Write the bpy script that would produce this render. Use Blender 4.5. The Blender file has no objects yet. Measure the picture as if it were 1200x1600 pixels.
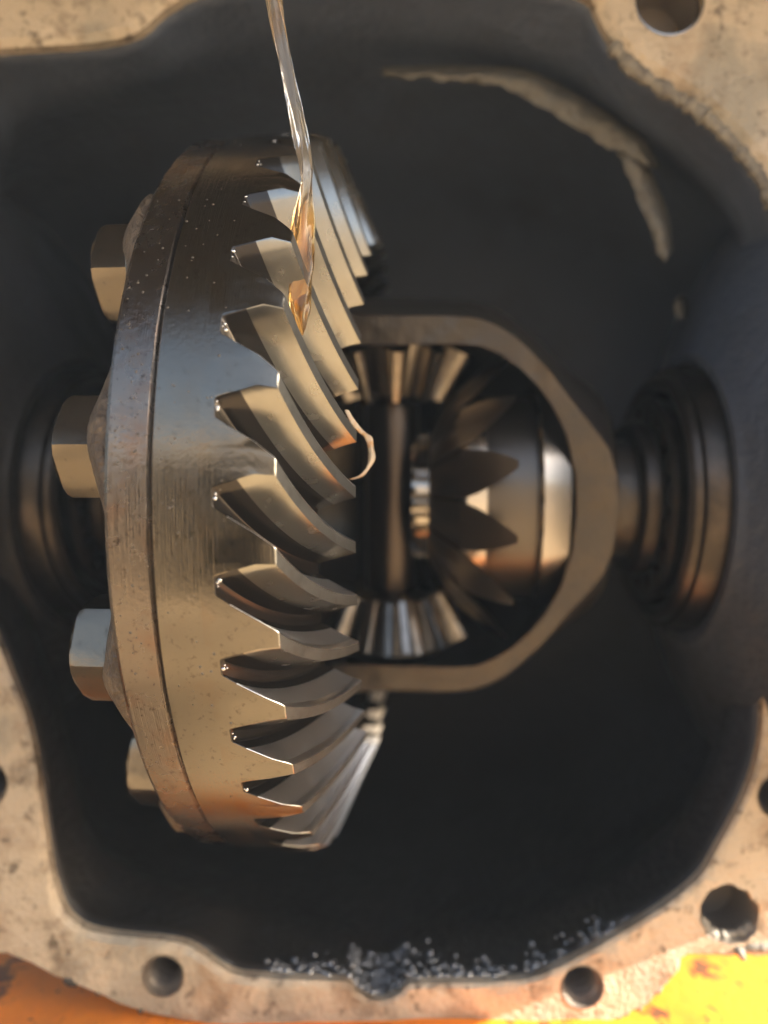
import bpy, bmesh, math, random
from mathutils import Vector, Matrix, noise
from mathutils.geometry import delaunay_2d_cdt
R_ = math.radians
random.seed(7)

# ------------------------------------------------------------------ units
# authoring unit = distance camera -> differential axis; S turns it into metres
S = 0.25
H0 = 0.157            # camera height above z = 0 (metres)
F = 1050.0           # focal length in pixels of the 1200 x 1600 photograph

def W(x, y, z):
    return (x * S, y * S, z * S + H0)

def PX(u, v, Y):     # a pixel of the photograph at depth Y (authoring units)
    return Vector(((u - 600) / F * Y, Y, (800 - v) / F * Y))

# ------------------------------------------------------------------ scene, camera, light
sc = bpy.context.scene
col = sc.collection
cam_d = bpy.data.cameras.new('camera')
cam = bpy.data.objects.new('camera', cam_d)
col.objects.link(cam)
cam.location = (0, 0, H0)
cam.rotation_euler = (R_(90), 0, 0)
cam_d.sensor_fit = 'VERTICAL'
cam_d.sensor_height = 36.0
cam_d.sensor_width = 27.0
cam_d.lens = 36.0 * F / 1600
cam_d.clip_start = 0.005
cam_d.clip_end = 2000
cam_d.dof.use_dof = True
cam_d.dof.focus_distance = 0.60 * S
cam_d.dof.aperture_fstop = 4.8
cam_d.dof.aperture_blades = 0
sc.camera = cam

SUN_AZ, SUN_EL = 101.0, 27.0
world = bpy.data.worlds.new('World')
sc.world = world
world.use_nodes = True
wn = world.node_tree.nodes
sky = wn.new('ShaderNodeTexSky')
sky.sky_type = 'NISHITA'
sky.sun_disc = False
sky.sun_elevation = R_(SUN_EL)
sky.sun_rotation = R_(SUN_AZ)
sky.dust_density = 4.0
sky.ozone_density = 0.6
wn['Background'].inputs[1].default_value = 0.08
world.node_tree.links.new(sky.outputs[0], wn['Background'].inputs[0])

sun_d = bpy.data.lights.new('sun', 'SUN')
sun_d.energy = 5.0
sun_d.angle = R_(0.5)
sun_d.color = (1.0, 0.9, 0.76)
sun = bpy.data.objects.new('sun', sun_d)
col.objects.link(sun)
sdir = Vector((math.sin(R_(SUN_AZ)) * math.cos(R_(SUN_EL)), math.cos(R_(SUN_AZ)) * math.cos(R_(SUN_EL)), math.sin(R_(SUN_EL))))
sun.rotation_euler = sdir.to_track_quat('Z', 'Y').to_euler()
sun.location = (2, 1, 3)

sc.view_settings.view_transform = 'Standard'
sc.view_settings.look = 'None'
sc.view_settings.exposure = 2.40
sc.view_settings.gamma = 1.0
try:
    sc.cycles.use_denoising = True
    sc.cycles.sample_clamp_indirect = 6.0
    sc.cycles.max_bounces = 10
    sc.cycles.transmission_bounces = 8
except Exception:
    pass

# ------------------------------------------------------------------ materials
def mat(name, base, rough=0.5, metal=0.0, spots=(), bump=(), rough_var=None, **kw):
    """spots: (noise scale, detail, lo, hi, colour, amount) ; bump: (kind, scale vec or float, strength, dist)"""
    m = bpy.data.materials.new(name)
    m.use_nodes = True
    nt = m.node_tree
    n, L = nt.nodes, nt.links
    b = n['Principled BSDF']
    b.inputs['Roughness'].default_value = rough
    b.inputs['Metallic'].default_value = metal
    for k, v in kw.items():
        b.inputs[k.replace('_', ' ')].default_value = v
    tc = n.new('ShaderNodeTexCoord')
    colr = n.new('ShaderNodeRGB')
    colr.outputs[0].default_value = (*base, 1)
    cur = colr.outputs[0]
    for sp in spots:
        s_, det, lo, hi, c, amt = sp[:6]
        tx = n.new('ShaderNodeTexNoise')
        tx.inputs['Detail'].default_value = det
        tx.inputs['Roughness'].default_value = 0.62
        if isinstance(s_, tuple):
            mp = n.new('ShaderNodeMapping')
            mp.inputs['Scale'].default_value = s_
            L.new(tc.outputs['Object'], mp.inputs[0])
            L.new(mp.outputs[0], tx.inputs[0])
            tx.inputs['Scale'].default_value = 1.0
        else:
            L.new(tc.outputs['Object'], tx.inputs[0])
            tx.inputs['Scale'].default_value = s_
        rp = n.new('ShaderNodeMapRange')
        rp.inputs[1].default_value, rp.inputs[2].default_value = lo, hi
        rp.inputs[3].default_value, rp.inputs[4].default_value = 0, amt
        L.new(tx.outputs[0], rp.inputs[0])
        mx = n.new('ShaderNodeMix')
        mx.data_type = 'RGBA'
        L.new(rp.outputs[0], mx.inputs[0])
        L.new(cur, mx.inputs[6])
        mx.inputs[7].default_value = (*c, 1)
        cur = mx.outputs[2]
    L.new(cur, b.inputs['Base Color'])
    if rough_var:
        s_, lo, hi = rough_var
        tx = n.new('ShaderNodeTexNoise')
        tx.inputs['Scale'].default_value = s_
        tx.inputs['Detail'].default_value = 6
        rp = n.new('ShaderNodeMapRange')
        rp.inputs[1].default_value, rp.inputs[2].default_value = 0.3, 0.7
        rp.inputs[3].default_value, rp.inputs[4].default_value = lo, hi
        L.new(tc.outputs['Object'], tx.inputs[0])
        L.new(tx.outputs[0], rp.inputs[0])
        L.new(rp.outputs[0], b.inputs['Roughness'])
    prev = None
    for kind, s_, st, dist in bump:
        if kind == 'noise':
            tx = n.new('ShaderNodeTexNoise')
            tx.inputs['Detail'].default_value = 5
        elif kind == 'voronoi':
            tx = n.new('ShaderNodeTexVoronoi')
        out = tx.outputs[0]
        mp = n.new('ShaderNodeMapping')
        mp.inputs['Scale'].default_value = s_ if isinstance(s_, tuple) else (s_,) * 3
        L.new(tc.outputs['Object'], mp.inputs[0])
        L.new(mp.outputs[0], tx.inputs[0])
        tx.inputs['Scale'].default_value = 1.0
        bp = n.new('ShaderNodeBump')
        bp.inputs['Strength'].default_value = st
        bp.inputs['Distance'].default_value = dist
        L.new(out, bp.inputs['Height'])
        if prev:
            L.new(prev, bp.inputs['Normal'])
        prev = bp.outputs[0]
    if prev:
        L.new(prev, b.inputs['Normal'])
    return m

def height_tint(m, colour, x_tilt, lo, hi):
    """tint the base colour below a tilted height line with an uneven edge"""
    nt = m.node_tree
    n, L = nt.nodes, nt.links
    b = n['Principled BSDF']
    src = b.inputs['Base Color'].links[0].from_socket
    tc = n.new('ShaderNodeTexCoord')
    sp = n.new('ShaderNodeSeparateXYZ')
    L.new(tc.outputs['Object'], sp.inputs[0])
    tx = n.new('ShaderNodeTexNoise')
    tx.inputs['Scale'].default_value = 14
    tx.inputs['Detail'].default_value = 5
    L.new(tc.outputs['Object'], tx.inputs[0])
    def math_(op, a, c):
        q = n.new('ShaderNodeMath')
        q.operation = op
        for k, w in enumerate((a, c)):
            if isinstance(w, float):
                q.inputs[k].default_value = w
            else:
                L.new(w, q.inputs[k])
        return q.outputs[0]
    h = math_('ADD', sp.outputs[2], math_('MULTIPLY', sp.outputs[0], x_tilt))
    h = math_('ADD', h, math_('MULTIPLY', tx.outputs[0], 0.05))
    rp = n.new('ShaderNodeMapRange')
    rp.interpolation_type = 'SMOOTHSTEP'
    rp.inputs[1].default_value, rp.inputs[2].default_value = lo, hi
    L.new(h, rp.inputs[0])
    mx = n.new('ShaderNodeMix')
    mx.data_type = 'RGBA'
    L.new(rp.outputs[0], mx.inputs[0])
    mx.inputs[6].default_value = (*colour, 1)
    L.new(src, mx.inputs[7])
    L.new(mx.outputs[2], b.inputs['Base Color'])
STEEL_WARM = (0.50, 0.46, 0.41)
M = {}
M['gear_body'] = mat('turned steel', (0.205, 0.185, 0.155), 0.2, 1.0,
    spots=[(90, 6, .52, .72, (0.20, 0.16, 0.12), .7), (700, 3, .60, .72, (0.10, 0.08, 0.06), .8)],
    bump=[('noise', (5200, 60, 60), .22, .0004), ('noise', 900, .10, .0004)], rough_var=(140, .15, .27))
M['tooth'] = mat('ground steel teeth', (0.36, 0.355, 0.325), 0.3, 1.0,
    spots=[((90, 90, 90), 4, .40, .85, (0.26, 0.22, 0.16), .5)],
    bump=[('noise', (300, 300, 300), .03, .0002)], rough_var=(220, .21, .29))
M['tooth_root'] = mat('oily tooth roots with painted dark reflection', (0.055, 0.048, 0.042), 0.22, 0.8, bump=[('noise', 260, .05, .0004)])  # dark reflection in the roots painted in along with the oil film
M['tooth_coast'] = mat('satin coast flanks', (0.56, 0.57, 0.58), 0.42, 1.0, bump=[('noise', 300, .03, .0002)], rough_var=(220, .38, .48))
M['tooth_edge'] = mat('tooth edges with painted sky glint', (0.86, 0.87, 0.88), 0.30, 1.0)  # pale base colour stands in for sky reflected along the tooth tips
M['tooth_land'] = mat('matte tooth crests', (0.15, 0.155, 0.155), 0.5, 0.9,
    spots=[(300, 5, .5, .7, (0.10, 0.10, 0.09), .6)], bump=[('noise', 700, .2, .0006)], rough_var=(220, .42, .6))
M['flange_steel'] = mat('turned flange steel', (0.22, 0.19, 0.165), 0.36, 1.0,
    spots=[(110, 6, .50, .70, (0.22, 0.14, 0.10), .8), (800, 3, .60, .7, (0.07, 0.05, 0.04), .8)],
    bump=[('noise', (4200, 60, 60), .3, .0004), ('noise', 700, .18, .0005)], rough_var=(150, .18, .34))
M['rough_cast'] = mat('rough oily cast iron', (0.10, 0.075, 0.055), 0.45, 0.2,
    spots=[(160, 5, .45, .7, (0.26, 0.19, 0.12), .8)],
    bump=[('noise', 700, .9, .0018), ('noise', 220, .6, .002)])
M['case'] = mat('machined case iron', (0.075, 0.066, 0.057), 0.36, 0.75,
    spots=[(70, 5, .45, .7, (0.10, 0.08, 0.06), .6)],
    bump=[('noise', (900, 90, 90), .3, .0008), ('noise', 130, .5, .002)], rough_var=(90, .28, .5))
M['case_dark'] = mat('oily case iron', (0.035, 0.031, 0.028), 0.38, 0.3,
    spots=[(60, 5, .45, .7, (0.06, 0.05, 0.04), .6)], bump=[('noise', 300, .3, .001)])
M['spider'] = mat('dark oily gear steel', (0.27, 0.245, 0.215), 0.22, 1.0,
    spots=[(120, 5, .45, .7, (0.12, 0.10, 0.08), .7)], bump=[('noise', 260, .15, .0006)])
M['bright'] = mat('polished gear back', (0.48, 0.44, 0.39), 0.2, 1.0)
M['side_tooth'] = mat('oily side gear teeth', (0.40, 0.36, 0.315), 0.28, 1.0, bump=[('noise', 260, .12, .0006)])
M['side_body'] = mat('oily side gear back', (0.13, 0.115, 0.10), 0.34, 0.9, bump=[('noise', (400, 60, 60), .1, .0004)])
M['shaft'] = mat('oily shaft steel', (0.085, 0.07, 0.06), 0.30, 1.0, bump=[('noise', (60, 60, 500), .08, .0004)])
M['bearing'] = mat('bearing steel', (0.055, 0.047, 0.04), 0.38, 1.0, spots=[(60, 4, .45, .7, (0.14, 0.11, 0.09), .6)])
M['bolt'] = mat('bolt steel', (0.20, 0.172, 0.135), 0.26, 1.0,
    spots=[(260, 5, .58, .68, (0.06, 0.05, 0.04), .9)], bump=[('noise', 500, .15, .0005)])
M['face'] = mat('bare flange face', (0.49, 0.41, 0.31), 0.55, 0.1,
    spots=[(22, 5, .49, .58, (0.31, 0.28, 0.225), .9), (30, 8, .52, .66, (0.25, 0.155, 0.085), .8), (70, 10, .54, .66, (0.14, 0.10, 0.065), .75), (170, 9, .57, .66, (0.08, 0.06, 0.042), .75), (600, 4, .62, .72, (0.08, 0.058, 0.04), .7)],
    bump=[('noise', 600, .6, .0010), ('noise', 120, .5, .0016)], rough_var=(60, .38, .68))
M['wall'] = mat('oil-black housing wall', (0.036, 0.036, 0.037), 0.36, 0.0,
    spots=[(25, 5, .45, .7, (0.055, 0.05, 0.045), .7)],
    bump=[('noise', 160, .4, .002), ('noise', 30, .3, .004)], rough_var=(35, .28, .5))
M['cavity'] = mat('casting with painted veil above sump oil', (0.075, 0.094, 0.138), 0.40, 0.0,
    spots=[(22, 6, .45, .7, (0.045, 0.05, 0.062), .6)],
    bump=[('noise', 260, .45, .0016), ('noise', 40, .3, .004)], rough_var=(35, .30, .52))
height_tint(M['cavity'], (0.016, 0.014, 0.013), 0.7, -0.06, 0.20)  # bluish veil painted at upper right, fading to the black of sump oil
M['cast_rib'] = mat('raw casting', (0.15, 0.145, 0.13), 0.55, 0.0,
    spots=[(220, 5, .45, .65, (0.10, 0.09, 0.075), .8)], bump=[('noise', 500, .9, .002)])
M['exterior'] = mat('dirty orange paint', (0.55, 0.20, 0.02), 0.5, 0.0, bump=[('noise', 200, .4, .001)])
M['thread'] = mat('bolt hole steel', (0.20, 0.17, 0.14), 0.4, 0.5, bump=[('noise', 500, .2, .0006)])
M['tray'] = mat('orange tray', (0.85, 0.225, 0.005), 0.7, 0.0,
    spots=[(26, 6, .50, .72, (0.40, 0.12, 0.008), .7), (70, 7, .57, .63, (0.03, 0.02, 0.01), .9), (260, 5, .62, .68, (0.06, 0.03, 0.01), .8), (14, 4, .5, .65, (0.85, 0.31, 0.012), .6)],
    bump=[('noise', 240, .3, .001)])
M['ground'] = mat('dry ochre earth', (0.44, 0.325, 0.19), 0.85, 0.0, spots=[(3, 6, .4, .7, (0.34, 0.24, 0.14), .7)])
M['oil'] = mat('amber oil', (0.93, 0.86, 0.74), 0.06, 0.0, spots=[((120, 120, 30), 3, .55, .64, (1.0, .62, .20), .6)], Transmission_Weight=0.93, IOR=1.46,
    bump=[('noise', (240, 240, 40), .25, .001)])
height_tint(M['oil'], (1.0, 0.64, 0.24), 0.0, 0.048, 0.066)
M['oil_pale'] = mat('pale oil thread', (0.95, 0.84, 0.68), 0.08, 0.0, spots=[((300, 300, 300), 3, .5, .6, (1.0, .55, .2), .8)], Transmission_Weight=0.5, IOR=1.46)
M['drop'] = mat('wet metal flakes', (0.22, 0.225, 0.235), 0.16, 0.7)
M['glint'] = mat('glinting bead', (0.9, 0.92, 0.95), 0.05, 1.0)
M['bead'] = mat('clear oil bead', (0.10, 0.085, 0.07), 0.06, 0.0, IOR=1.5)
M['sealant'] = mat('old sealant bead', (0.22, 0.20, 0.165), 0.6, 0.0,
    spots=[(300, 4, .45, .65, (0.10, 0.09, 0.08), .8)], bump=[('noise', 600, .6, .0015)])

# ------------------------------------------------------------------ object helpers
def link(o, parent=None):
    col.objects.link(o)
    if parent:
        o.parent = parent
    return o

def mesh(name, verts, faces, m, parent=None, sharp=35, recalc=True, scale=S, world=False):
    me = bpy.data.meshes.new(name)
    if world:
        vs = [W(*v) for v in verts]
    else:
        vs = [(v[0] * scale, v[1] * scale, v[2] * scale) for v in verts]
    me.from_pydata(vs, [], faces)
    if recalc:
        bm = bmesh.new()
        bm.from_mesh(me)
        bmesh.ops.remove_doubles(bm, verts=bm.verts, dist=1e-7)
        bmesh.ops.recalc_face_normals(bm, faces=bm.faces)
        bm.to_mesh(me)
        bm.free()
    me.materials.append(m)
    me.shade_smooth()
    if sharp is not None:
        me.set_sharp_from_angle(angle=R_(sharp))
    return link(bpy.data.objects.new(name, me), parent)

def thing(name, label, cat, loc=(0, 0, 0), mtx=None, group=None):
    o = bpy.data.objects.new(name, None)
    col.objects.link(o)
    o.empty_display_size = 0.02
    if mtx is not None:
        o.matrix_world = mtx
    else:
        o.location = loc
    o['label'] = label
    o['category'] = cat
    if group:
        o['group'] = group
    return o

def tag(o, label, cat, group=None, kind=None):
    o['label'] = label
    o['category'] = cat
    if group:
        o['group'] = group
    if kind:
        o['kind'] = kind
    return o

def revolve(profile, n=96, close=False, a0=0.0, a1=2 * math.pi, jitter=None):
    """profile of (x, r) swept round local X.  angle 0 faces the camera (-y), +90 deg is up."""
    v, f = [], []
    full = abs(a1 - a0 - 2 * math.pi) < 1e-6
    k = len(profile)
    cols_ = n if full else n + 1
    for i in range(cols_):
        t = a0 + (a1 - a0) * i / n
        for j, (x, r) in enumerate(profile):
            if jitter:
                x, r = jitter(x, r, t, j)
            v.append((x, -r * math.cos(t), r * math.sin(t)))
    for i in range(n):
        i2 = (i + 1) % cols_
        for j in range(k if close else k - 1):
            j2 = (j + 1) % k
            f.append((i * k + j, i * k + j2, i2 * k + j2, i2 * k + j))
    return v, f

def merge(parts):
    V, Fc = [], []
    for v, f in parts:
        o = len(V)
        V += list(v)
        Fc += [tuple(i + o for i in q) for q in f]
    return V, Fc

def catmull(pts, n=8, closed=True):
    out = []
    N = len(pts)
    for i in range(N if closed else N - 1):
        if closed:
            p0, p1, p2, p3 = (pts[(i + k - 1) % N] for k in range(4))
        else:
            p0, p1, p2, p3 = (pts[min(max(i + k - 1, 0), N - 1)] for k in range(4))
        for s in range(n):
            t = s / n
            q = []
            for c in range(len(p1)):
                a, b, c_, d = p0[c], p1[c], p2[c], p3[c]
                q.append(.5 * (2 * b + (c_ - a) * t + (2 * a - 5 * b + 4 * c_ - d) * t * t + (3 * b - a - 3 * c_ + d) * t ** 3))
            out.append(tuple(q))
    if not closed:
        out.append(tuple(pts[-1]))
    return out

def resample(pts, step, closed=True):
    P = [Vector(p) for p in pts]
    if closed:
        P.append(P[0].copy())
    out = [P[0].copy()]
    acc = 0.0
    for a, b in zip(P[:-1], P[1:]):
        d = (b - a).length
        while acc + d >= step:
            a = a + (b - a) * ((step - acc) / d)
            out.append(a.copy())
            d = (b - a).length
            acc = 0
        acc += d
    if closed and (out[-1] - out[0]).length < step * .5:
        out.pop()
    return [tuple(p) for p in out]

def inside(poly, x, y):
    c = False
    j = len(poly) - 1
    for i in range(len(poly)):
        xi, yi = poly[i][0], poly[i][1]
        xj, yj = poly[j][0], poly[j][1]
        if (yi > y) != (yj > y) and x < (xj - xi) * (y - yi) / (yj - yi) + xi:
            c = not c
        j = i
    return c

def normals2(poly):
    """outward normals of a closed 2-D outline"""
    area = sum(poly[i - 1][0] * poly[i][1] - poly[i][0] * poly[i - 1][1] for i in range(len(poly)))
    sg = 1 if area > 0 else -1
    out = []
    N = len(poly)
    for i in range(N):
        a, b = Vector(poly[i - 1][:2]), Vector(poly[(i + 1) % N][:2])
        d = (b - a).normalized()
        out.append(Vector((d.y, -d.x)) * sg)
    return out

def fill2d(outer, holes, step, extra=True):
    """triangulated sheet between an outer outline and holes -> 2-D verts, tris"""
    pts, edges = [], []
    for loop in [outer] + holes:
        o = len(pts)
        pts += [Vector((p[0], p[1])) for p in loop]
        edges += [(o + i, o + (i + 1) % len(loop)) for i in range(len(loop))]
    if extra:
        xs = [p[0] for p in outer]
        zs = [p[1] for p in outer]
        x = min(xs)
        while x < max(xs):
            z = min(zs)
            while z < max(zs):
                px, pz = x + random.uniform(-.3, .3) * step, z + random.uniform(-.3, .3) * step
                if inside(outer, px, pz) and not any(inside(h, px, pz) for h in holes):
                    pts.append(Vector((px, pz)))
                z += step
            x += step
    vs, es, fs, *_ = delaunay_2d_cdt(pts, edges, [], 0, 1e-6)
    tris = []
    for f in fs:
        cx = sum(vs[i].x for i in f) / len(f)
        cz = sum(vs[i].y for i in f) / len(f)
        if inside(outer, cx, cz) and not any(inside(h, cx, cz) for h in holes):
            tris.append(tuple(f))
    return vs, tris

# ------------------------------------------------------------------ setting: ground and orange tray
gv, gf = [], []
gx = [-2.4, -2.0, -1.6, -1.2, -.8, -.4, 0, .4, .8, 1.2, 1.6, 2.0, 2.4]
gy = [(-2.4, .78), (-2.1, .77), (-1.8, .70), (-1.5, .52), (-1.2, .29), (-.9, .09), (-.6, .01), (-.3, 0), (0, 0), (.5, 0), (1.0, 0), (1.7, 0), (2.4, 0)]  # bank rising behind the camera is added for warm reflections in the steel
for x in gx:
    for y, z in gy:
        gv.append((x, y, z + (.02 * noise.noise(Vector((x, y, 0))) if z > .02 else 0)))
for i in range(len(gx) - 1):
    for j in range(len(gy) - 1):
        a = i * len(gy) + j
        gf.append((a, a + len(gy), a + len(gy) + 1, a + 1))
g = mesh('ground', gv, gf, M['ground'], sharp=None, scale=1.0)
g['kind'] = 'structure'

TZ = -0.592
def tray_verts():
    n = 60
    v, f = [], []
    x0, x1, y0, y1 = -1.3, 1.3, .70, 1.9
    for i in range(n + 1):
        for j in range(n + 1):
            x, y = x0 + (x1 - x0) * i / n, y0 + (y1 - y0) * j / n
            z = TZ + .012 * noise.noise(Vector((x * 2.2, y * 2.2, 3))) + .004 * noise.noise(Vector((x * 9, y * 9, 1)))
            e = min(x - x0, x1 - x, y - y0, y1 - y)
            if e < .06:
                z += .0
            v.append((x, y, z))
    for i in range(n):
        for j in range(n):
            a = i * (n + 1) + j
            f.append((a, a + n + 1, a + n + 2, a + 1))
    return v, f
v, f = tray_verts()
tray = thing('orange_tray', 'bright orange-yellow tray surface flecked with black dirt below the housing', 'tray', W(0, 0.5, TZ))
def local_to(o, verts):
    L = o.location
    return [((W(*p)[0] - L[0]), (W(*p)[1] - L[1]), (W(*p)[2] - L[2])) for p in verts]
t_o = mesh('tray_floor', local_to(tray, v), f, M['tray'], tray, sharp=50, scale=1.0)
md = t_o.modifiers.new('thick', 'SOLIDIFY')
md.thickness = 0.003
md.offset = -1

# unseen ribbed slab added over the housing, outline cut to shade the gear
vv, ff = [], []
nx = 80
for i in range(nx + 1):
    x = -1.6 + 3.95 * i / nx
    fy = .44 - .30 * x if x > .30 else (-.05 if x < .10 else min(.35, -.05 + (x - .10) * 2.0))
    zz = .78 + (.03 if (i // 5) % 2 else 0)
    for y, dz in ((fy, .10), (fy + .03, .0), (3.2, .0), (3.2, .12), (fy, .12)):
        vv.append((x, y - .3, zz + dz - .78))
for i in range(nx):
    for j in range(4):
        ff.append((i * 5 + j, i * 5 + j + 1, (i + 1) * 5 + j + 1, (i + 1) * 5 + j))
slab = thing('shade_slab', 'unseen dark ribbed slab added above the housing to block sun and sky', 'blocker', W(0, .3, .78))
mesh('slab_sheet', vv, ff, M['wall'], slab, sharp=30)

# unseen slab behind the lens, added to mirror as the dark band in the steel
ph = thing('added_phone_slab', 'unseen dark slab added to mirror as a dark band in the steel rim', 'added_phone_slab', (-.064, -.016, H0 - .036))
bm = bmesh.new()
bmesh.ops.create_cube(bm, size=1)
bmesh.ops.scale(bm, vec=(.168, .0085, .138), verts=bm.verts)
bmesh.ops.bevel(bm, geom=[e for e in bm.edges if abs(e.verts[0].co.y - e.verts[1].co.y) > .001], offset=.012, segments=6, affect='EDGES', profile=.5)
me = bpy.data.meshes.new('added_phone_slab_body')
bm.to_mesh(me)
bm.free()
me.materials.append(M['wall'])
link(bpy.data.objects.new('added_phone_slab_body', me), ph)

# ------------------------------------------------------------------ differential housing
YF = 0.78            # depth of the gasket face
hous = thing('differential_housing', 'oil-black differential housing with a bare tan gasket flange round its opening', 'housing', W(0, YF, 0))

def px2(p, Y=YF):
    q = PX(p[0], p[1], Y)
    return (q.x, q.z)

inner_px = [(-40, 76), (0, 70), (70, 66), (140, 61), (190, 52), (222, 38), (243, 18), (268, 0), (330, -22), (450, -40), (600, -50), (760, -45), (870, -28),
            (925, -4), (945, 30), (968, 66), (1003, 100), (1052, 130), (1105, 164), (1155, 212), (1200, 275), (1235, 350), (1255, 450), (1262, 600), (1255, 760), (1235, 880),
            (1205, 955), (1189, 1000), (1193, 1060), (1195, 1120), (1190, 1170), (1175, 1225), (1150, 1280), (1125, 1325), (1098, 1370), (1045, 1415), (960, 1468), (895, 1504), (835, 1530), (770, 1538),
            (700, 1540), (641, 1541), (630, 1553), (612, 1563), (590, 1567), (568, 1561), (551, 1550), (540, 1538), (460, 1534), (380, 1531), (345, 1518), (312, 1494), (285, 1480), (245, 1473), (180, 1467), (130, 1456),
            (100, 1432), (84, 1395), (72, 1330), (60, 1240), (50, 1170), (37, 1115), (15, 1058), (-5, 1005), (-35, 930), (-60, 800), (-72, 600), (-75, 400), (-72, 240), (-66, 130), (-56, 88)]
outer_px = [(-175, 1300), (-172, 1440), (-130, 1486), (-40, 1490), (10, 1491), (52, 1502), (98, 1530), (150, 1550), (205, 1572), (260, 1588), (330, 1600), (450, 1612), (600, 1618), (760, 1615), (880, 1608), (945, 1597), (1000, 1572), (1040, 1537), (1062, 1508), (1068, 1491),
            (1130, 1489), (1200, 1490), (1245, 1480), (1290, 1430), (1320, 1330), (1335, 1200), (1375, 1000), (1390, 700), (1380, 350), (1350, 150), (1300, -20), (1200, -150), (1000, -230), (600, -250), (300, -230), (60, -160), (-110, -50), (-180, 150), (-205, 500), (-200, 900)]
inner = resample(catmull([px2(p) for p in inner_px], 6), 0.0075)
outer = resample(catmull([px2(p) for p in outer_px], 6), 0.016)
nin = normals2(inner)
# holes: u, v, radius px, threaded
holes_px = [(1046, 2, 47, False), (255, 1525, 29, True), (910, 1542, 30, True), (1140, 1430, 43, False), (1218, 1245, 31, True), (-25, 1225, 33, True)]
def hole_loop(u, v, r, n=40, grow=1.0, rag=0.0):
    c = px2((u, v))
    rr = r / F * YF * grow
    out = []
    for i in range(n):
        a = 2 * math.pi * i / n
        q = rr * (1 + rag * noise.noise(Vector((math.cos(a) * 2.5, math.sin(a) * 2.5, u))))
        out.append((c[0] + q * math.cos(a), c[1] + q * math.sin(a)))
    return out
# lip width: thin machined edge, wide rough casting at the upper right
def lip_w(p):
    u = p[0] / YF * F + 600
    vv = 800 - p[1] / YF * F
    if u > 930 and vv < 420:
        return .010
    if u < 280 and vv < 120:
        return .007
    if u < 420 and vv > 1380:
        return .006
    return .0035
lip = [(p[0] + n.x * lip_w(p), p[1] + n.y * lip_w(p)) for p, n in zip(inner, nin)]
loops = [hole_loop(*h[:3], grow=1.10, rag=.16 if h[0] == 1140 else 0.02) for h in holes_px]
def rough_y(x, z, a=.0014):
    return a * noise.noise(Vector((x * 30, z * 30, 0))) + a * .5 * noise.noise(Vector((x * 90, z * 90, 5)))
outer_n = normals2(outer)
outer = [(p[0] + n.x * .006 * noise.noise(Vector((p[0] * 60, p[1] * 60, 9))), p[1] + n.y * .006 * noise.noise(Vector((p[0] * 60, p[1] * 60, 9)))) for p, n in zip(outer, outer_n)]
vs, tris = fill2d(outer, [lip] + loops, 0.0135)
fv = [(p.x, rough_y(p.x, p.y), p.y) for p in vs]
# outer edge of the flange, rounded, ragged
N = len(outer)
e0 = [(p[0], rough_y(p[0], p[1]), p[1]) for p in outer]
on = normals2(outer)
e1 = [(p[0] + n.x * .006, .007, p[1] + n.y * .006) for p, n in zip(outer, on)]
e2 = [(p[0] + n.x * .004, .055, p[1] + n.y * .004) for p, n in zip(outer, on)]
edge_f = [(k * N + i, k * N + (i + 1) % N, (k + 1) * N + (i + 1) % N, (k + 1) * N + i) for k in range(2) for i in range(N)]
# inner lip down to a short bare wall
NI = len(inner)
i0 = [(p[0], rough_y(p[0], p[1]), p[1]) for p in lip]
def lip_depth(p):
    return lip_w(p) * .9
i1 = [(p[0], lip_depth(p), p[1]) for p in inner]
i2 = [(p[0] + n.x * .001, .013 + lip_depth(p), p[1] + n.y * .001) for p, n in zip(inner, nin)]
lip_f = [(k * NI + i, k * NI + (i + 1) % NI, (k + 1) * NI + (i + 1) % NI, (k + 1) * NI + i) for k in range(2) for i in range(NI)]
V, Fc = merge([(fv, tris), (e0 + e1 + e2, edge_f), (i0 + i1 + i2, lip_f)])
flange = mesh('gasket_flange', V, Fc, M['face'], hous, sharp=40)

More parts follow.
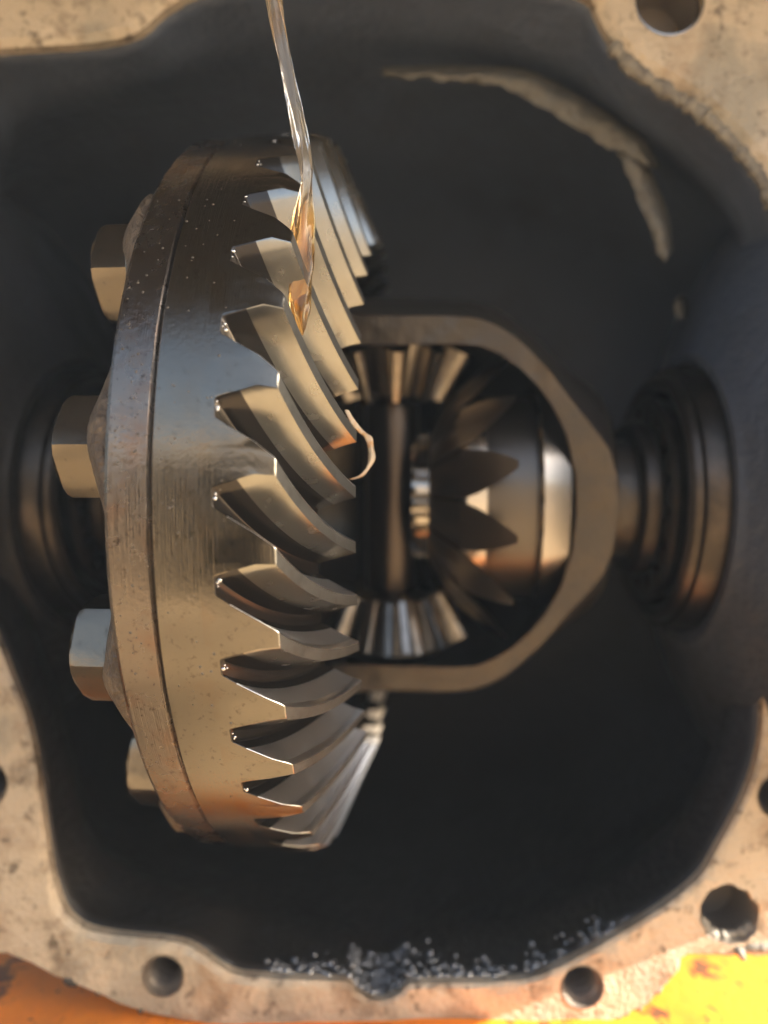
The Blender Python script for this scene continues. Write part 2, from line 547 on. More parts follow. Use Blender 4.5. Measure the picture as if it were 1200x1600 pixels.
# bolt holes with thread grooves
for k, (u, v_, r, thr) in enumerate(holes_px):
    cx, cz = px2((u, v_))
    rr = r / F * YF
    prof = [(.000, rr * 1.10), (.006, rr * 1.0)]
    d, nthr = .006, (7 if thr else 1)
    stepd = .011 if thr else .05
    for q in range(nthr):
        prof += [(d + stepd * .5, rr * (.84 if thr else 1.0)), (d + stepd, rr * (1.0))]
        d += stepd
    prof += [(d + .001, .001)]
    vv, ff = [], []
    nseg = 40
    for i in range(nseg):
        a = 2 * math.pi * i / nseg
        for (dy, pr) in prof:
            rag = 1.0
            if k == 3 and dy < .004:
                rag = 1 + .16 * noise.noise(Vector((math.cos(a) * 2.5, math.sin(a) * 2.5, u))) * (1.0)
            elif dy == 0:
                rag = 1 + .02 * noise.noise(Vector((math.cos(a) * 2.5, math.sin(a) * 2.5, u)))
            tw = 0 if dy in (0.0, .006) or pr < .01 else stepd * (i / nseg if thr else 0)
            vv.append((cx + pr * rag * math.cos(a), dy + tw * .0, cz + pr * rag * math.sin(a)))
    kk = len(prof)
    for i in range(nseg):
        i2_ = (i + 1) % nseg
        for j in range(kk - 1):
            ff.append((i * kk + j, i * kk + j + 1, i2_ * kk + j + 1, i2_ * kk + j))
    hl = mesh('bolt_hole', vv, ff, M['thread'], hous, sharp=30)
    if k != 3:
        rv = []
        for (dy, pr) in ((-.0006, rr * 1.16), (-.0008, rr * 1.10), (.004, rr * 1.01), (.008, rr * .995)):
            rv += [(cx + pr * math.cos(2 * math.pi * i / nseg), dy, cz + pr * math.sin(2 * math.pi * i / nseg)) for i in range(nseg)]
        rf = [(q * nseg + i, q * nseg + (i + 1) % nseg, (q + 1) * nseg + (i + 1) % nseg, (q + 1) * nseg + i) for q in range(3) for i in range(nseg)]
        mesh('hole_chamfer', rv, rf, M['bright'] if k == 0 else M['thread'], hous, sharp=40)

# cavity wall: loft from the opening back into a bowl
def smooth_closed(poly, it):
    P = [Vector(p) for p in poly]
    for _ in range(it):
        P = [(P[i - 1] + P[i] * 2 + P[(i + 1) % len(P)]) / 4 for i in range(len(P))]
    return P
sm = smooth_closed(inner, 260)
cxm = sum(p.x for p in sm) / len(sm)
czm = sum(p.y for p in sm) / len(sm)
rings = []
def ring(mix, scale_x, scale_z, y, add=0.0):
    out = []
    for i, p in enumerate(inner):
        q = Vector(p).lerp(sm[i], mix)
        x, z = cxm + (q.x - cxm) * scale_x, czm + (q.y - czm) * scale_z
        d = Vector((x - cxm, z - czm))
        d = d.normalized() * (add + .004 * noise.noise(Vector((x * 14, y * 14, z * 14))))
        out.append((x + d.x, y, z + d.y))
    return out
ld = [lip_depth(p) for p in inner]
r0 = [(p[0] + n.x * .001, .013 + l, p[1] + n.y * .001) for p, n, l in zip(inner, nin, ld)]
rings.append(r0)
rings.append([(p[0] + n.x * .002, .035 + l, p[1] + n.y * .002) for p, n, l in zip(inner, nin, ld)])
rings.append(ring(.2, 1.005, 1.0, .07))
rings.append(ring(.5, 1.02, 1.0, .105))
rings.append(ring(.85, 1.10, 1.015, .145))
for y, sx, sz in [(.19, 1.2, 1.02), (.27, 1.25, 1.02), (.36, 1.25, 1.0), (.45, 1.22, .96), (.53, 1.14, .93), (.60, 1.0, .82), (.65, .82, .68), (.69, .55, .46), (.71, .25, .2), (.712, .01, .01)]:
    rings.append(ring(1.0, sx, sz, y))
V = [p for r in rings for p in r]
Fc = []
for k in range(len(rings) - 1):
    for i in range(NI):
        Fc.append((k * NI + i, k * NI + (i + 1) % NI, (k + 1) * NI + (i + 1) % NI, (k + 1) * NI + i))
Fc_cav = list(Fc)
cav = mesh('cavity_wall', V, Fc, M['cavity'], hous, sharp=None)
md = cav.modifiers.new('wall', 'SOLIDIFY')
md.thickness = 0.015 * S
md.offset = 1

# raised casting edge seen at the upper right inside
def band(c1, c2, Y0, dY, name, m, parent, base_y):
    a = catmull(c1, 10, closed=False)
    b = catmull(c2, 10, closed=False)
    vv, ff = [], []
    n = len(a)
    for i in range(n):
        t = i / (n - 1)
        Y = Y0 + dY * t
        p, q = PX(*a[i], Y), PX(*b[i], Y)
        rows = []
        for s in range(7):
            w = p.lerp(q, s / 6)
            if s in (0, 6):
                w = w + (p - q).normalized() * (.004 * noise.noise(w * 70) * min(1, 8 * (p - q).length / .02)) * (1 if s else .6)
            bul = .006 * math.sin(math.pi * s / 6)
            w = w + Vector((0, -bul + .006 * noise.noise(w * 45) + .004 * noise.noise(w * 120), 0))
            rows.append(w)
        out = (p - q).normalized() * .012
        back1 = p * 1.05 + out
        back2 = q * 1.05 + out * .8
        rows = [back1] + rows + [back2]
        vv += [(w.x, w.y - base_y, w.z) for w in rows]
    k = 9
    for i in range(n - 1):
        for j in range(k - 1):
            ff.append((i * k + j, i * k + j + 1, (i + 1) * k + j + 1, (i + 1) * k + j))
    return mesh(name, vv, ff, m, parent, sharp=60)
band([(598, 119), (660, 117), (740, 117), (815, 121), (880, 150), (950, 188), (990, 215), (1016, 262)],
     [(598, 121), (660, 125), (740, 130), (800, 142), (862, 178), (930, 220), (968, 238), (1008, 262)], 0.885, -.01, 'cast_rib', M['cast_rib'], hous, YF)
band([(966, 240), (1000, 262), (1020, 300), (1038, 350), (1043, 402)], [(966, 244), (985, 285), (1005, 335), (1022, 380), (1036, 412)], 0.875, .0, 'cast_rib', M['cast_rib'], hous, YF)
band([(1056, 470), (1064, 478), (1066, 498)], [(1054, 472), (1056, 488), (1058, 502)], 0.98, .0, 'cast_rib', M['cast_rib'], hous, YF)

# lumpy old sealant along the upper right lip and the flange's ragged outer edge
def bead(px, r, dr, dy, m, closed=False):
    path = resample(catmull([px2(p) for p in px], 8, closed=False), .003, closed=False)
    vv, ff = [], []
    ns = 10
    for i, p in enumerate(path):
        x, z = p[0], p[1]
        rr = r + dr * noise.noise(Vector((x * 130, z * 130, 2))) + dr * .5 * noise.noise(Vector((x * 300, z * 300, 4)))
        rr = max(rr, .0008)
        a, b = Vector(path[max(i - 1, 0)]), Vector(path[min(i + 1, len(path) - 1)])
        d = (b - a).normalized()
        nn = Vector((-d.y, d.x))
        for s in range(ns):
            an = 2 * math.pi * s / ns
            vv.append((x + nn.x * math.cos(an) * rr, dy - math.sin(an) * rr * .8, z + nn.y * math.cos(an) * rr))
    for i in range(len(path) - 1):
        for s in range(ns):
            ff.append((i * ns + s, i * ns + (s + 1) % ns, (i + 1) * ns + (s + 1) % ns, (i + 1) * ns + s))
    return mesh('sealant_bead', vv, ff, m, hous, sharp=60)
bead([(960, 62), (985, 92), (1005, 108), (1050, 137), (1100, 170), (1150, 217), (1196, 274), (1215, 318)], .0085, .006, .009, M['sealant'])
bead([(938, 1601), (965, 1592), (1000, 1576), (1035, 1545), (1058, 1516)], .004, .005, .006, M['sealant'])
bead([(1152, 1492), (1170, 1482), (1200, 1481), (1225, 1484)], .005, .006, .001, M['sealant'])
bead([(1098, 1440), (1106, 1458), (1124, 1470), (1148, 1468), (1170, 1462), (1184, 1452)], .007, .005, .010, M['sealant'])
bead([(98, 1531), (112, 1536), (120, 1545)], .006, .005, .004, M['wall'])
bead([(140, 1548), (160, 1556)], .004, .004, .004, M['wall'])
bead([(216, 1578), (226, 1584)], .005, .003, .004, M['wall'])

# ------------------------------------------------------------------ differential frame
CX, CY, CZ, YAW, ROLL = 0.0, 1.0, .023, -.075, -.008
RG = .473
ax = Vector((math.cos(YAW) * math.cos(ROLL), math.sin(YAW) * math.cos(ROLL), math.sin(ROLL)))
e1v = Vector((0, -1, 0)) - ax * ax.dot(Vector((0, -1, 0)))
e1v.normalize()
e2v = ax.cross(-e1v)
if e2v.z < 0:
    e2v.negate()
Cw = Vector(W(CX, CY, CZ))
def frame(spin=0.0, x=0.0, dz=0.0):
    m = Matrix.Identity(4)
    for r in range(3):
        m[r][0], m[r][1], m[r][2] = ax[r], -e1v[r], e2v[r]
    m = Matrix.Translation(Cw + ax * x * S + Vector((0, 0, dz * S))) @ m @ Matrix.Rotation(spin, 4, 'X')
    return m

# ------------------------------------------------------------------ ring gear
NT = 41
ST = 2 * math.pi / NT
TH0 = -.044
PHT = -.203
RT = .351
ring_gear = thing('ring_gear', 'large steel ring gear with curved spiral teeth and a turned outer rim', 'gear', mtx=frame())
prof = [(-.1530, .315), (-.1530, .4705), (-.1510, RG), (-.130, RG), (-.1135, RG), (-.115, .46), (-.10, .44), (-.075, .39), (-.055, .358), (-.048, RT - .001), (-.060, .341), (-.10, .332), (-.1530, .315)]
v, f = revolve(prof, NT * 8)
mesh('gear_rim', v, f, M['gear_body'], ring_gear, sharp=28)

PITCH = RG * ST
TP = [(.00825, -.035), (.0148, -.036), (.0163, -.022), (.0172, .03), (.0183, .10), (.0200, .22), (.0224, .40), (.0244, .54), (.0266, .70), (.0306, 1.0), (.0355, 1.0), (.0405, 1.0),
      (.0446, 1.0), (.0458, .985), (.0470, .95), (.0484, .90), (.0501, .83), (.0535, .70), (.0578, .54), (.0616, .40), (.0664, .22), (.0700, .10), (.0721, .03), (.0735, -.022), (.0749, -.036), (.00825 + PITCH, -.035)]
LAND = (9, 10, 11)          # profile segments that form the flat crest
def ring_tooth():
    vv, ff, mi = [], [], []
    K = 17
    n = len(TP)
    def pt(t, w, h, edge=None):
        if edge == 'heel':
            t = t + .040 * max(0, (h - .70) / .30)      # crest chamfer on the rim side
        elif edge == 'toe':
            t = t - .030 * max(0, (h - .30) / .70)
        rho = RG + (RT - RG) * t
        phi = PHT * (1.28 * t - .28 * t * t)
        s0 = -.100 + .063 * t
        s1 = -.054 + .054 * t
        s = s0 + (s1 - s0) * h
        th = phi + w / RG
        return (s, -rho * math.cos(th), rho * math.sin(th))
    TS = [0, .005] + [k / (K - 1) for k in range(1, K - 1)] + [.985, 1.0]
    K = len(TS) - 1
    # the heel end is drawn in a little, which leaves a bright broken edge round every gap
    cut = .0007
    TPH = []
    for j, (w, h) in enumerate(TP):
        a, b = TP[max(j - 1, 0)], TP[min(j + 1, n - 1)]
        d = Vector((b[0] - a[0], (b[1] - a[1]) * .046)).normalized()
        TPH.append((w + d.y * cut if 0 < j < n - 1 else w, h - d.x * cut / .046))
    for k in range(K + 1):
        for (w, h) in (TPH if k == 0 else TP):
            vv.append(pt(TS[k], w, h, 'heel' if k <= 1 else ('toe' if k == K else None)))
    for k in range(K):
        for j in range(n - 1):
            ff.append((k * n + j, k * n + j + 1, (k + 1) * n + j + 1, (k + 1) * n + j))
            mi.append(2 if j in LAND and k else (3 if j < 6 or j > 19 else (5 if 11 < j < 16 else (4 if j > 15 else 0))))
    for t, edge, base, prof_ in ((0, 'heel', 0, TPH), (1, 'toe', K * n, TP)):
        low = len(vv)
        mid = low + n
        for w, h in prof_:
            vv.append(pt(t, w, -.30))
        for w, h in prof_:
            vv.append(pt(t, w, -.30 + (h + .30) * .72, edge))
        for j in range(n - 1):
            ff.append((low + j, low + j + 1, mid + j + 1, mid + j))
            ff.append((mid + j, mid + j + 1, base + j + 1, base + j))
            mi += [1 if edge == 'heel' else 0] * 2
    return vv, ff, mi
v, f, tooth_mi = ring_tooth()
first = None
for k in range(NT):
    th = TH0 - (k - 4) * ST
    a = (math.degrees(th) + 180) % 360 - 180
    if abs(a) > 150:
        continue
    if first is None:
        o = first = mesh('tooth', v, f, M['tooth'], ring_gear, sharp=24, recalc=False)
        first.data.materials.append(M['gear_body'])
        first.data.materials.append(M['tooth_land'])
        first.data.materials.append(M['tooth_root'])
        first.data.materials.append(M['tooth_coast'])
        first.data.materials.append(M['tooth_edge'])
        first.data.polygons.foreach_set('material_index', tooth_mi)
    else:
        o = first.copy()
        col.objects.link(o)
        o.parent = ring_gear
    o.rotation_euler = (-th, 0, 0)   # sign checked against revolve(): +angle lifts the near side

# ------------------------------------------------------------------ carrier (differential case)
SPIN = R_(9)
carrier = thing('differential_carrier', 'dark cast differential case with a D-shaped window behind the ring gear', 'gear case', mtx=frame())
prof = [(-.1545, .29), (-.1545, .466), (-.1580, .470), (-.190, .470), (-.194, .467), (-.1985, .43), (-.205, .40), (-.207, .34), (-.215, .30)]
v, f = revolve(prof, 240)
mesh('ring_flange', v, f, M['flange_steel'], carrier, sharp=28)
# rough cast back of the flange: a web with a boss under every bolt
RB = .392
BA = [R_(5.0 + 28.4 * k) for k in (1, 0, -1, -2)]
def bossy(x, r, t, j):
    b = max(math.exp(-(((t - a + math.pi) % (2 * math.pi) - math.pi) * RB / .045) ** 2) for a in [R_(5 + 28.4 * k) for k in range(-3, 4)])
    w = {0: 0, 1: .3, 2: 1, 3: 1, 4: 1, 5: .6, 6: .2, 7: 0, 8: 0}[j]
    nz = noise.noise(Vector((x * 40, r * 40 * math.cos(t), r * 40 * math.sin(t)))) * .006
    return x - .010 * b * w + nz, r + (.020 * b if j in (1, 2) else 0) + nz
prof = [(-.192, .464), (-.200, .448), (-.210, .430), (-.214, .40), (-.213, .37), (-.215, .345), (-.225, .32), (-.25, .28), (-.28, .22)]
v, f = revolve(prof, 300, jitter=bossy)
mesh('cast_web', v, f, M['rough_cast'], carrier, sharp=None)
# left neck
v, f = revolve([(-.27, .24), (-.30, .19), (-.33, .14), (-.36, .10), (-.385, .095)], 64)
mesh('hub', v, f, M['case'], carrier, sharp=30)
# bolts
def hexbolt():
    vv, ff = [], []
    rc = .0535
    x0, x1 = -.216, -.258
    rows = []
    for (x, k) in ((x0, 1), (x1 + .009, 1.0), (x1 + .003, .95), (x1, .84)):
        row = []
        for i in range(36):
            a = 2 * math.pi * i / 36
            # hexagon radius with rounded chamfer at the head's outer end
            h = rc * math.cos(math.pi / 6) / math.cos(((a + math.pi / 6) % (math.pi / 3)) - math.pi / 6)
            h = min(h, rc * .985)
            if x == x1:
                h = min(h, rc * .84)
            elif x == x1 + .003:
                h = min(h, rc * .93)
            row.append((x, -h * math.cos(a), h * math.sin(a)))
        rows.append(row)
    for r_ in rows:
        vv += r_
    for k in range(3):
        for i in range(36):
            ff.append((k * 36 + i, k * 36 + (i + 1) % 36, (k + 1) * 36 + (i + 1) % 36, (k + 1) * 36 + i))
    ff.append(tuple(range(3 * 36, 4 * 36)))
    return vv, ff
v, f = hexbolt()
wv, wf = revolve([(-.2195, .02), (-.2195, .0525), (-.2165, .0545), (-.205, .0545)], 40)
b0 = w0 = None
for a in BA:
    pos = (0, -RB * math.cos(a) * S, RB * math.sin(a) * S)
    if b0 is None:
        o = b0 = mesh('flange_bolt', v, f, M['bolt'], carrier, sharp=24)
        wsh = w0 = mesh('bolt_collar', wv, wf, M['bolt'], b0, sharp=30)
    else:
        o = b0.copy()
        col.objects.link(o)
        o.parent = carrier
        wsh = w0.copy()
        col.objects.link(wsh)
        wsh.parent = o
    o.location = pos
    o.rotation_euler = (R_(33) - a * .3 + (R_(16) if a > .4 else 0), 0, 0)

# window case: shell of revolution cut by a flat machined plane
CW = .14
OUT = [(-.06, .285), (-.02, .281), (.03, .279), (.08, .279), (.110, .2775), (.130, .2745), (.150, .268), (.170, .2575), (.190, .243), (.215, .2225), (.234, .204), (.255, .186), (.275, .171), (.290, .160), (.300, .148), (.304, .138), (.306, .105), (.309, .086), (.32, .083), (.345, .083), (.37, .083)]
INN = [(-.06, .250), (.0, .251), (.06, .251), (.10, .251), (.13, .249), (.155, .240), (.177, .228), (.20, .211), (.22, .192), (.238, .170), (.250, .148), (.257, .125), (.262, .09), (.264, .05), (.264, .004)]
def cut_rev(prof, n=120):
    vv, ff = [], []
    k = len(prof)
    for (x, r) in prof:
        a0 = math.acos(min(1, CW / r)) if r > CW else 0.0
        for i in range(n + 1):
            t = a0 + (2 * math.pi - 2 * a0) * i / n
            vv.append((x, -r * math.cos(t), r * math.sin(t)))
    for j in range(k - 1):
        for i in range(n):
            ff.append((j * (n + 1) + i, j * (n + 1) + i + 1, (j + 1) * (n + 1) + i + 1, (j + 1) * (n + 1) + i))
    return vv, ff
case_parts = frame(SPIN)
ow, of = cut_rev(OUT)
iw, if_ = cut_rev(INN)
spin_e = carrier
def spun(verts, a=SPIN):
    c, s = math.cos(a), math.sin(a)
    # positive spin tips the window's flat face down
    return [(x, y * c - z * s, y * s + z * c) for x, y, z in verts]
mesh('case_shell', spun(ow), of, M['case_dark'], carrier, sharp=40)
mesh('case_bore', spun(iw), if_, M['case_dark'], carrier, sharp=40)
def zo(prof):
    up = []
    for x, r in prof:
        if r > CW:
            up.append((x, math.sqrt(r * r - CW * CW)))
    return up
uo, ui = zo(OUT), zo(INN)
def dens(pts):
    return resample(pts, .006, closed=False) + [pts[-1]]
o_poly = dens(uo) + [(.304, .0)] + [(x, -z) for x, z in reversed(dens(uo))]
i_poly = dens(ui) + [(.2535, 0)] + [(x, -z) for x, z in reversed(dens(ui))]
i_poly = [(x - .0001 if k else x, z) for k, (x, z) in enumerate(i_poly)]
ring_poly = o_poly + list(reversed(i_poly))
vs, tris = fill2d(ring_poly, [], .012)
bandv = [(p.x, -CW + .0015 * noise.noise(Vector((p.x * 60, 0, p.y * 60))) - .0005, p.y) for p in vs]
mesh('window_face', spun(bandv), tris, M['case'], carrier, sharp=50)
# worn bright edge along the inside of the window
ev, ef = [], []
ip = resample(i_poly, .004, closed=False)
for i, (x, z) in enumerate(ip):
    rr = .0011 + .0012 * noise.noise(Vector((x * 60, z * 60, 3)))
    a_, b_ = Vector(ip[max(i - 1, 0)]), Vector(ip[min(i + 1, len(ip) - 1)])
    d_ = (b_ - a_).normalized()
    for q in range(6):
        an = 2 * math.pi * q / 6
        ev.append((x - d_.y * math.cos(an) * rr, -CW - .0005 - math.sin(an) * rr * .7, z + d_.x * math.cos(an) * rr))
for i in range(len(ip) - 1):
    for q in range(6):
        ef.append((i * 6 + q, i * 6 + (q + 1) % 6, (i + 1) * 6 + (q + 1) % 6, (i + 1) * 6 + q))
mesh('worn_edge', spun(ev), ef, M['shaft'], carrier, sharp=None)
# machined hub neck on the right
v, f = revolve([(.300, .05), (.3005, .0835), (.306, .0855), (.36, .0855), (.362, .083)], 72)
mesh('hub', v, f, M['case'], carrier, sharp=30)

# ------------------------------------------------------------------ bevel gears inside the case
def bevel(n, heel, toe, hr, tr, prof_, sub=6):
    """heel/toe: (x, r) of tooth tip ; hr/tr: (x, r) of root. local X axis gear; one tooth at angle 0"""
    vv, ff = [], []
    k = len(prof_)
    for s in range(sub + 1):
        t = s / sub
        tipx, tipr = heel[0] + (toe[0] - heel[0]) * t, heel[1] + (toe[1] - heel[1]) * t
        rx, rr = hr[0] + (tr[0] - hr[0]) * t, hr[1] + (tr[1] - hr[1]) * t
        for (w, h) in prof_:
            x, r = rx + (tipx - rx) * h, rr + (tipr - rr) * h
            a = w * 2 * math.pi / n
            vv.append((x, -r * math.cos(a), r * math.sin(a)))
    for s in range(sub):
        for j in range(k - 1):
            ff.append((s * k + j, s * k + j + 1, (s + 1) * k + j + 1, (s + 1) * k + j))
    for base, rev in ((0, False), (sub * k, True)):
        for j in range(k // 2 - 1):
            ff.append((base + j, base + j + 1, base + k - 2 - j, base + k - 1 - j))
    return vv, ff
BP = [(-.40, -.06), (-.33, .2), (-.25, .5), (-.17, .8), (-.12, .95), (-.09, 1.0), (.09, 1.0), (.12, .95), (.17, .8), (.25, .5), (.33, .2), (.40, -.06)]

BP2 = [(-.47, -.06), (-.45, .06), (-.37, .30), (-.25, .58), (-.13, .84), (-.05, 1.0), (.05, 1.0), (.13, .84), (.25, .58), (.37, .30), (.45, .06), (.47, -.06)]
side = thing('side_gear', 'dark oily gear with radial teeth at the right inside the D-shaped opening', 'gear', mtx=frame(SPIN))
NS = 15
v, f = bevel(NS, (.172, .212), (.084, .130), (.110, .160), (.068, .098), BP2)
ft = None
for k in range(NS):
    a = 2 * math.pi * (k - .24) / NS
    if ft is None:
        o = ft = mesh('tooth', v, f, M['side_tooth'], side, sharp=35)
    else:
        o = ft.copy()
        col.objects.link(o)
        o.parent = side
    o.rotation_euler = (-a, 0, 0)
v, f = revolve([(.070, .080), (.072, .098), (.112, .155)], 120)
mesh('gear_cone', v, f, M['spider'], side, sharp=25)
v, f = revolve([(.112, .155), (.116, .156), (.141, .149)], 120)
mesh('back_cone', v, f, M['bright'], side, sharp=25)
v, f = revolve([(.141, .149), (.142, .146), (.205, .146), (.207, .10)], 120)
mesh('gear_body', v, f, M['side_body'], side, sharp=25)
v, f = revolve([(.206, .10), (.206, .158), (.210, .162), (.244, .150), (.246, .10)], 120)
mesh('thrust_collar', v, f, M['bright'], side, sharp=30)
# splined bore edge
NSP = 26
sv, sf = [], []
for k in range(NSP):
    a = 2 * math.pi * k / NSP
    vv, ff = [], []
    for x in (.044, .050, .068):
        for (w, r) in ((-.30, .074), (-.20, .088 if x > .047 else .084), (.20, .088 if x > .047 else .084), (.30, .074)):
            t = a + w * 2 * math.pi / NSP
            vv.append((x, -r * math.cos(t), r * math.sin(t)))
    for i in range(2):
        for j in range(3):
            ff.append((i * 4 + j, i * 4 + j + 1, (i + 1) * 4 + j + 1, (i + 1) * 4 + j))
    ff.append((0, 1, 2, 3))
    sv.append((vv, ff))
v, f = merge(sv)
v2, f2 = revolve([(.044, .055), (.044, .074), (.068, .074)], 60)
v, f = merge([(v, f), (v2, f2)])
mesh('splined_sleeve', v, f, M['bright'], side, sharp=30)

def pinion(name, label, up):
    # local X of the pinion runs along +-Z of the differential
    m = frame(SPIN) @ Matrix.Translation((.012 * S, 0, 0)) @ Matrix.Rotation(R_(-90 if up else 90), 4, 'Y')
    o = thing(name, label, 'gear', mtx=m, group='small pinion gears on the cross shaft')
    NP = 12
    v, f = bevel(NP, (.200, .118), (.138, .080), (.213, .094), (.146, .060), BP)
    ft = None
    for k in range(NP):
        a = 2 * math.pi * (k + (.25 if up else .55)) / NP
        if ft is None:
            q = ft = mesh('tooth', v, f, M['spider'], o, sharp=35)
        else:
            q = ft.copy()
            col.objects.link(q)
            q.parent = o
        q.rotation_euler = (a, 0, 0)
    v, f = revolve([(.134, .041), (.146, .060), (.213, .094), (.222, .092), (.240, .06)], 72)
    mesh('gear_body', v, f, M['spider'], o, sharp=25)
    return o
pinion('pinion_gear', 'small toothed gear at the upper end of the upright shaft, catching light', True)
pinion('pinion_gear', 'small toothed gear in shade at the lower end of the upright shaft', False)

m = frame(SPIN) @ Matrix.Translation((.012 * S, 0, 0)) @ Matrix.Rotation(R_(-90), 4, 'Y')
shaft = thing('cross_shaft', 'upright dark brown shaft joining the two small pinion gears', 'shaft', mtx=m)
v, f = revolve([(-.245, .001), (-.245, .036), (-.24, .0395), (.24, .0395), (.245, .036), (.245, .001)], 48)
mesh('shaft_rod', v, f, M['shaft'], shaft, sharp=35)
v, f = revolve([(-.185, .0400), (-.185, .043), (-.165, .043), (-.163, .0400)], 48)
mesh('shaft_ring', v, f, M['bearing'], shaft, sharp=35)

# ------------------------------------------------------------------ carrier bearings
def bearing(label, sgn, xb):
    o = thing('carrier_bearing', label, 'bearing', mtx=frame(0, xb), group='bearings at the ends of the case')
    q = lambda pr: [(x * sgn, r) for x, r in pr]
    v, f = revolve(q([(0, .0855), (0, .106), (.004, .112), (.020, .112), (.024, .106), (.075, .098), (.08, .0855)]), 96)
    mesh('inner_race', v, f, M['bearing'], o, sharp=30)
    v, f = revolve(q([(.026, .128), (.026, .142), (.030, .146), (.062, .136), (.066, .126), (.030, .132)]), 96)
    mesh('cage', v, f, M['bearing'], o, sharp=30)
    rv, rf = revolve(q([(.024, .001), (.025, .015), (.066, .0135), (.068, .001)]), 12)
    r0_ = None
    for k in range(18):
        a = 2 * math.pi * k / 18
        if r0_ is None:
            r = r0_ = mesh('roller', rv, rf, M['bearing'], o, sharp=40)
        else:
            r = r0_.copy()
            col.objects.link(r)
            r.parent = o
        r.location = (0, -.122 * math.cos(a) * S, .122 * math.sin(a) * S)
    v, f = revolve(q([(.046, .150), (.036, .160), (.034, .168), (.040, .174), (.048, .176), (.050, .183), (.058, .186), (.095, .186), (.097, .15)]), 120)
    mesh('outer_race', v, f, M['bearing'], o, sharp=30)
    return o
bearing('roller bearing at the right end of the gear case', 1, .345)
bearing('blurred roller bearing behind the bolts at the far left', -1, -.375)

# bearing saddles in the housing
for sgn, x0 in ((1, .420), (-1, -.450)):
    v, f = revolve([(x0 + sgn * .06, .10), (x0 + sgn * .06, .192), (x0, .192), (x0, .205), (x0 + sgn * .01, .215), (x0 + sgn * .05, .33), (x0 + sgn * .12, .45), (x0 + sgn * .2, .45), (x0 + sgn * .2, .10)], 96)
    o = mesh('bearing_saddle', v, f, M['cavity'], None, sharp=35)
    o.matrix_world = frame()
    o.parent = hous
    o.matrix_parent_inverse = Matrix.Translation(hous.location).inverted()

# ------------------------------------------------------------------ oil
def strand(name, pts, label, twist=3.0, lobes=3, ns=18, m=None):
    """pts: (u, v, Y, half width px, half thickness px)"""
    P = catmull(pts, 14, closed=False)
    base = PX(P[-1][0], P[-1][1], P[-1][2])
    vv, ff = [], []
    for i, (u, v, Y, hw, ht) in enumerate(P):
        c = PX(u, v, Y)
        t = i / (len(P) - 1)
        hw_, ht_ = max(hw, .2) / F * Y, max(ht, .2) / F * Y
        tw = twist * t
        for s in range(ns):
            a = 2 * math.pi * s / ns
            k = 1 + .22 * math.cos(lobes * a + 5 * tw) + .14 * noise.noise(Vector((math.cos(a) * 2, math.sin(a) * 2, t * 18)))
            x, y = math.cos(a) * hw_ * k, math.sin(a) * ht_ * k
            rot = .5 * math.sin(tw)
            vv.append((c.x + x * math.cos(rot) - y * math.sin(rot) - base.x, c.y + x * math.sin(rot) + y * math.cos(rot) - base.y,
                       c.z - base.z))
    for i in range(len(P) - 1):
        for s in range(ns):
            ff.append((i * ns + s, i * ns + (s + 1) % ns, (i + 1) * ns + (s + 1) % ns, (i + 1) * ns + s))
    ff.append(tuple(range(ns)))
    ff.append(tuple(range((len(P) - 1) * ns, len(P) * ns)))
    o = mesh(name, vv, ff, m or M['oil'], None, sharp=None)
    o.location = W(*base)
    return tag(o, label, 'oil')
strand('oil_strand', [(418, -60, .60, 12, 8), (427, -10, .60, 11.5, 8), (436, 50, .602, 11.5, 7), (449, 110, .605, 11, 7), (460, 165, .608, 11, 7), (471, 220, .612, 11.5, 6), (478, 262, .61, 10, 6), (479, 288, .609, 9, 6),
                      (475, 335, .606, 14, 6), (471, 385, .604, 18, 7), (470, 430, .602, 18.5, 7), (469, 475, .600, 15, 6), (471, 505, .600, 8, 4), (473, 524, .600, 1, 1)],
       'clear amber strand of oil pouring down onto the upper ring gear teeth', 4.0, 4)
strand('oil_strand', [(541, 641, .655, 3, 3), (552, 660, .66, 4.5, 3), (565, 675, .664, 4.5, 3), (577, 684, .668, 5.5, 4), (580, 700, .67, 4, 3), (581, 716, .672, 5, 4), (574, 732, .672, 3, 3), (563, 744, .672, 3.5, 3), (548, 749, .672, 4, 3)],
       'thin curved thread of oil stretched between two tooth tips beside the shaft', 2.0, 3, m=M['oil_pale'])

def droplets(name, centers, label, m, parent=None):
    """centers: (Vector world authoring, normal, radius, flatness)"""
    parts = []
    base = centers[0][0]
    for c, nrm, r, fl in centers:
        vv, ff = [], []
        nrm = nrm.normalized()
        t1 = nrm.orthogonal().normalized()
        t2 = nrm.cross(t1)
        rings_ = [(1.0, 0.0), (.86, .5), (.5, .87)]
        for rad, hh in rings_:
            for s in range(8):
                a = 2 * math.pi * s / 8
                vv.append(c + (t1 * math.cos(a) + t2 * math.sin(a)) * r * rad + nrm * (hh * r * fl) - base)
        vv.append(c + nrm * r * fl - base)
        for k in range(2):
            for s in range(8):
                ff.append((k * 8 + s, k * 8 + (s + 1) % 8, (k + 1) * 8 + (s + 1) % 8, (k + 1) * 8 + s))
        for s in range(8):
            ff.append((16 + s, 16 + (s + 1) % 8, 24))
        parts.append(([tuple(q) for q in vv], ff))
    V, Fc = merge(parts)
    o = mesh(name, V, Fc, m, parent, sharp=None)
    o.location = W(*base)
    o['kind'] = 'stuff'
    o['label'] = label
    o['category'] = 'oil droplets'
    return o
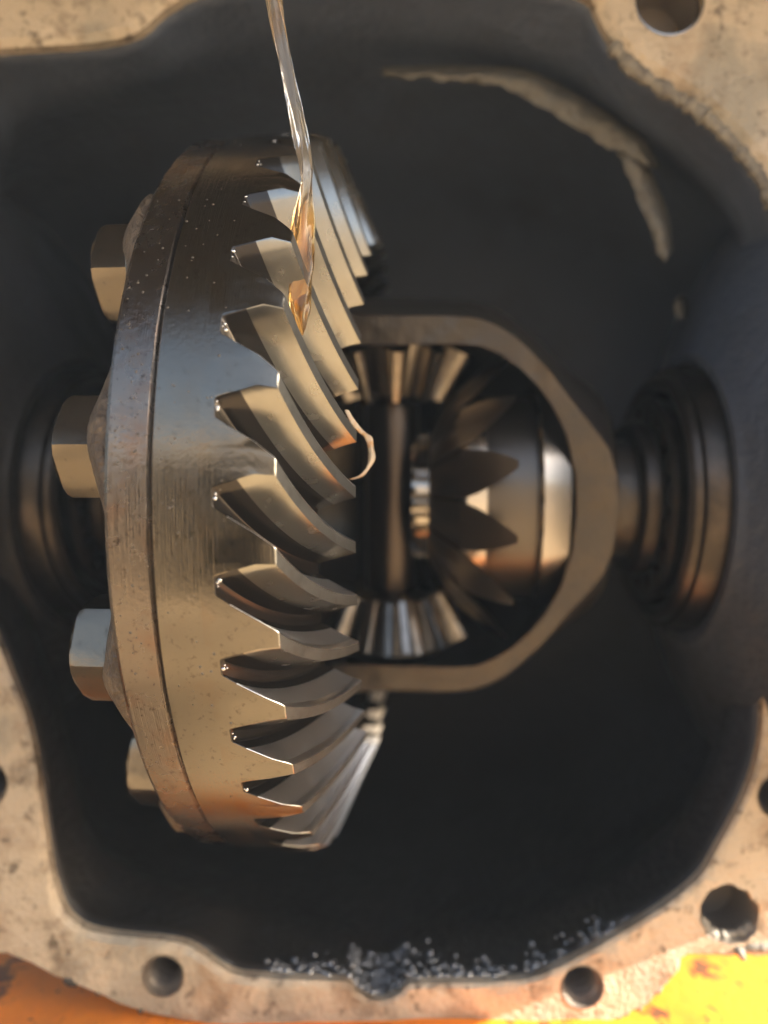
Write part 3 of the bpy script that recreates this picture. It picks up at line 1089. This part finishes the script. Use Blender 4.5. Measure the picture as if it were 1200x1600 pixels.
# on the floor of the cavity just behind the lower lip
from mathutils.bvhtree import BVHTree
bvh = BVHTree.FromPolygons([Vector(p) for r in rings for p in r], Fc_cav)
cs = []
def lip_v(u):
    """height in the picture of the lower edge of the opening"""
    best = None
    for p in inner:
        if p[1] < -.3:
            d = abs(p[0] / YF * F + 600 - u)
            if best is None or d < best[0]:
                best = (d, 800 - p[1] / YF * F)
    return best[1]
tries = 0
while len(cs) < 620 and tries < 4000:
    tries += 1
    q = random.random()
    if q < .22:
        u, up = random.uniform(545, 636), random.uniform(0, 72)
    elif q < .82:
        u = random.uniform(415, 805)
        up = abs(random.gauss(0, 26)) * (1 - .5 * abs(u - 610) / 200)
    else:
        u, up = random.uniform(820, 985), abs(random.gauss(0, 20))
    v = lip_v(u) - 2 - up
    d = PX(u, v, 1.0)
    hit, nrm, idx, dist = bvh.ray_cast(d * .70 - Vector((0, YF, 0)), d)
    if hit is None or hit.y > .16:
        continue
    if nrm.dot(d) > 0:
        nrm = -nrm
    cs.append((hit + Vector((0, YF, 0)), nrm + Vector((random.gauss(0, .2), random.gauss(0, .2), random.gauss(0, .2))),
               random.choice((.0010, .0016, .0024, .0034, .0046)), random.uniform(.5, 1.4)))
droplets('oil_and_glint_beads', cs, 'glinting wet droplets and flakes on the lower lip of the housing opening', M['drop'])
# beads and specks on the gear rim and flange
cs = []
for _ in range(150):
    th = random.gauss(.15, .40)
    if random.random() < .5:
        s, r = random.uniform(-.150, -.09), RG
        if s > -.12 and random.random() < .5:
            s = random.uniform(-.15, -.13)
    else:
        s, r = random.uniform(-.188, -.163), .470
    if not -.8 < th < .95:
        continue
    l = Vector((s, -r * math.cos(th), r * math.sin(th)))
    w = Vector((CX, CY, CZ)) + ax * l.x + (-e1v) * l.y + e2v * l.z
    nv = (-e1v) * (-math.cos(th)) + e2v * math.sin(th)
    cs.append((w, nv, random.choice((.0006, .0007, .0009, .0013)), .45))
droplets('oil_and_glint_beads', cs, 'tiny oil beads and specks on the rim of the ring gear', M['bead'])

cs = []  # mirror-bright beads stand in for glints at the tooth notches
for k in range(-4, 9):
    th = TH0 - (k - 4) * ST + .008 / RG
    for q in range(3):
        t2 = th + random.uniform(-.012, .012)
        l = Vector((-.1005 + random.uniform(0, .004), -RG * math.cos(t2), RG * math.sin(t2)))
        w = Vector((CX, CY, CZ)) + ax * l.x + (-e1v) * l.y + e2v * l.z
        nv = (-e1v) * (-math.cos(t2)) + e2v * math.sin(t2) + ax * .3
        cs.append((w, nv, random.choice((.0008, .0012, .0017)), .7))
droplets('oil_and_glint_beads', cs, 'mirror-bright beads added as glints in the notches between the gear teeth', M['glint'])

# ------------------------------------------------------------------ haze added for the bluish lens veil
hm = bpy.data.materials.new('veil haze')
hm.use_nodes = True
hn = hm.node_tree.nodes
hn.remove(hn['Principled BSDF'])
pv = hn.new('ShaderNodeVolumePrincipled')
pv.inputs['Color'].default_value = (0.72, 0.85, 1.0, 1)
pv.inputs['Density'].default_value = 0.075
pv.inputs['Anisotropy'].default_value = 0.0
hm.node_tree.links.new(pv.outputs[0], hn['Material Output'].inputs['Volume'])
bm = bmesh.new()
bmesh.ops.create_cube(bm, size=1)
bmesh.ops.scale(bm, vec=(5.0, 5.0, 1.95), verts=bm.verts)
bmesh.ops.translate(bm, vec=(0, 0, .975 - 1.05), verts=bm.verts)
me = bpy.data.meshes.new('haze')
bm.to_mesh(me)
bm.free()
me.materials.append(hm)
hz = link(bpy.data.objects.new('haze', me))
hz['kind'] = 'stuff'
hz['label'] = 'thin bluish haze added for the lens veil over the housing'
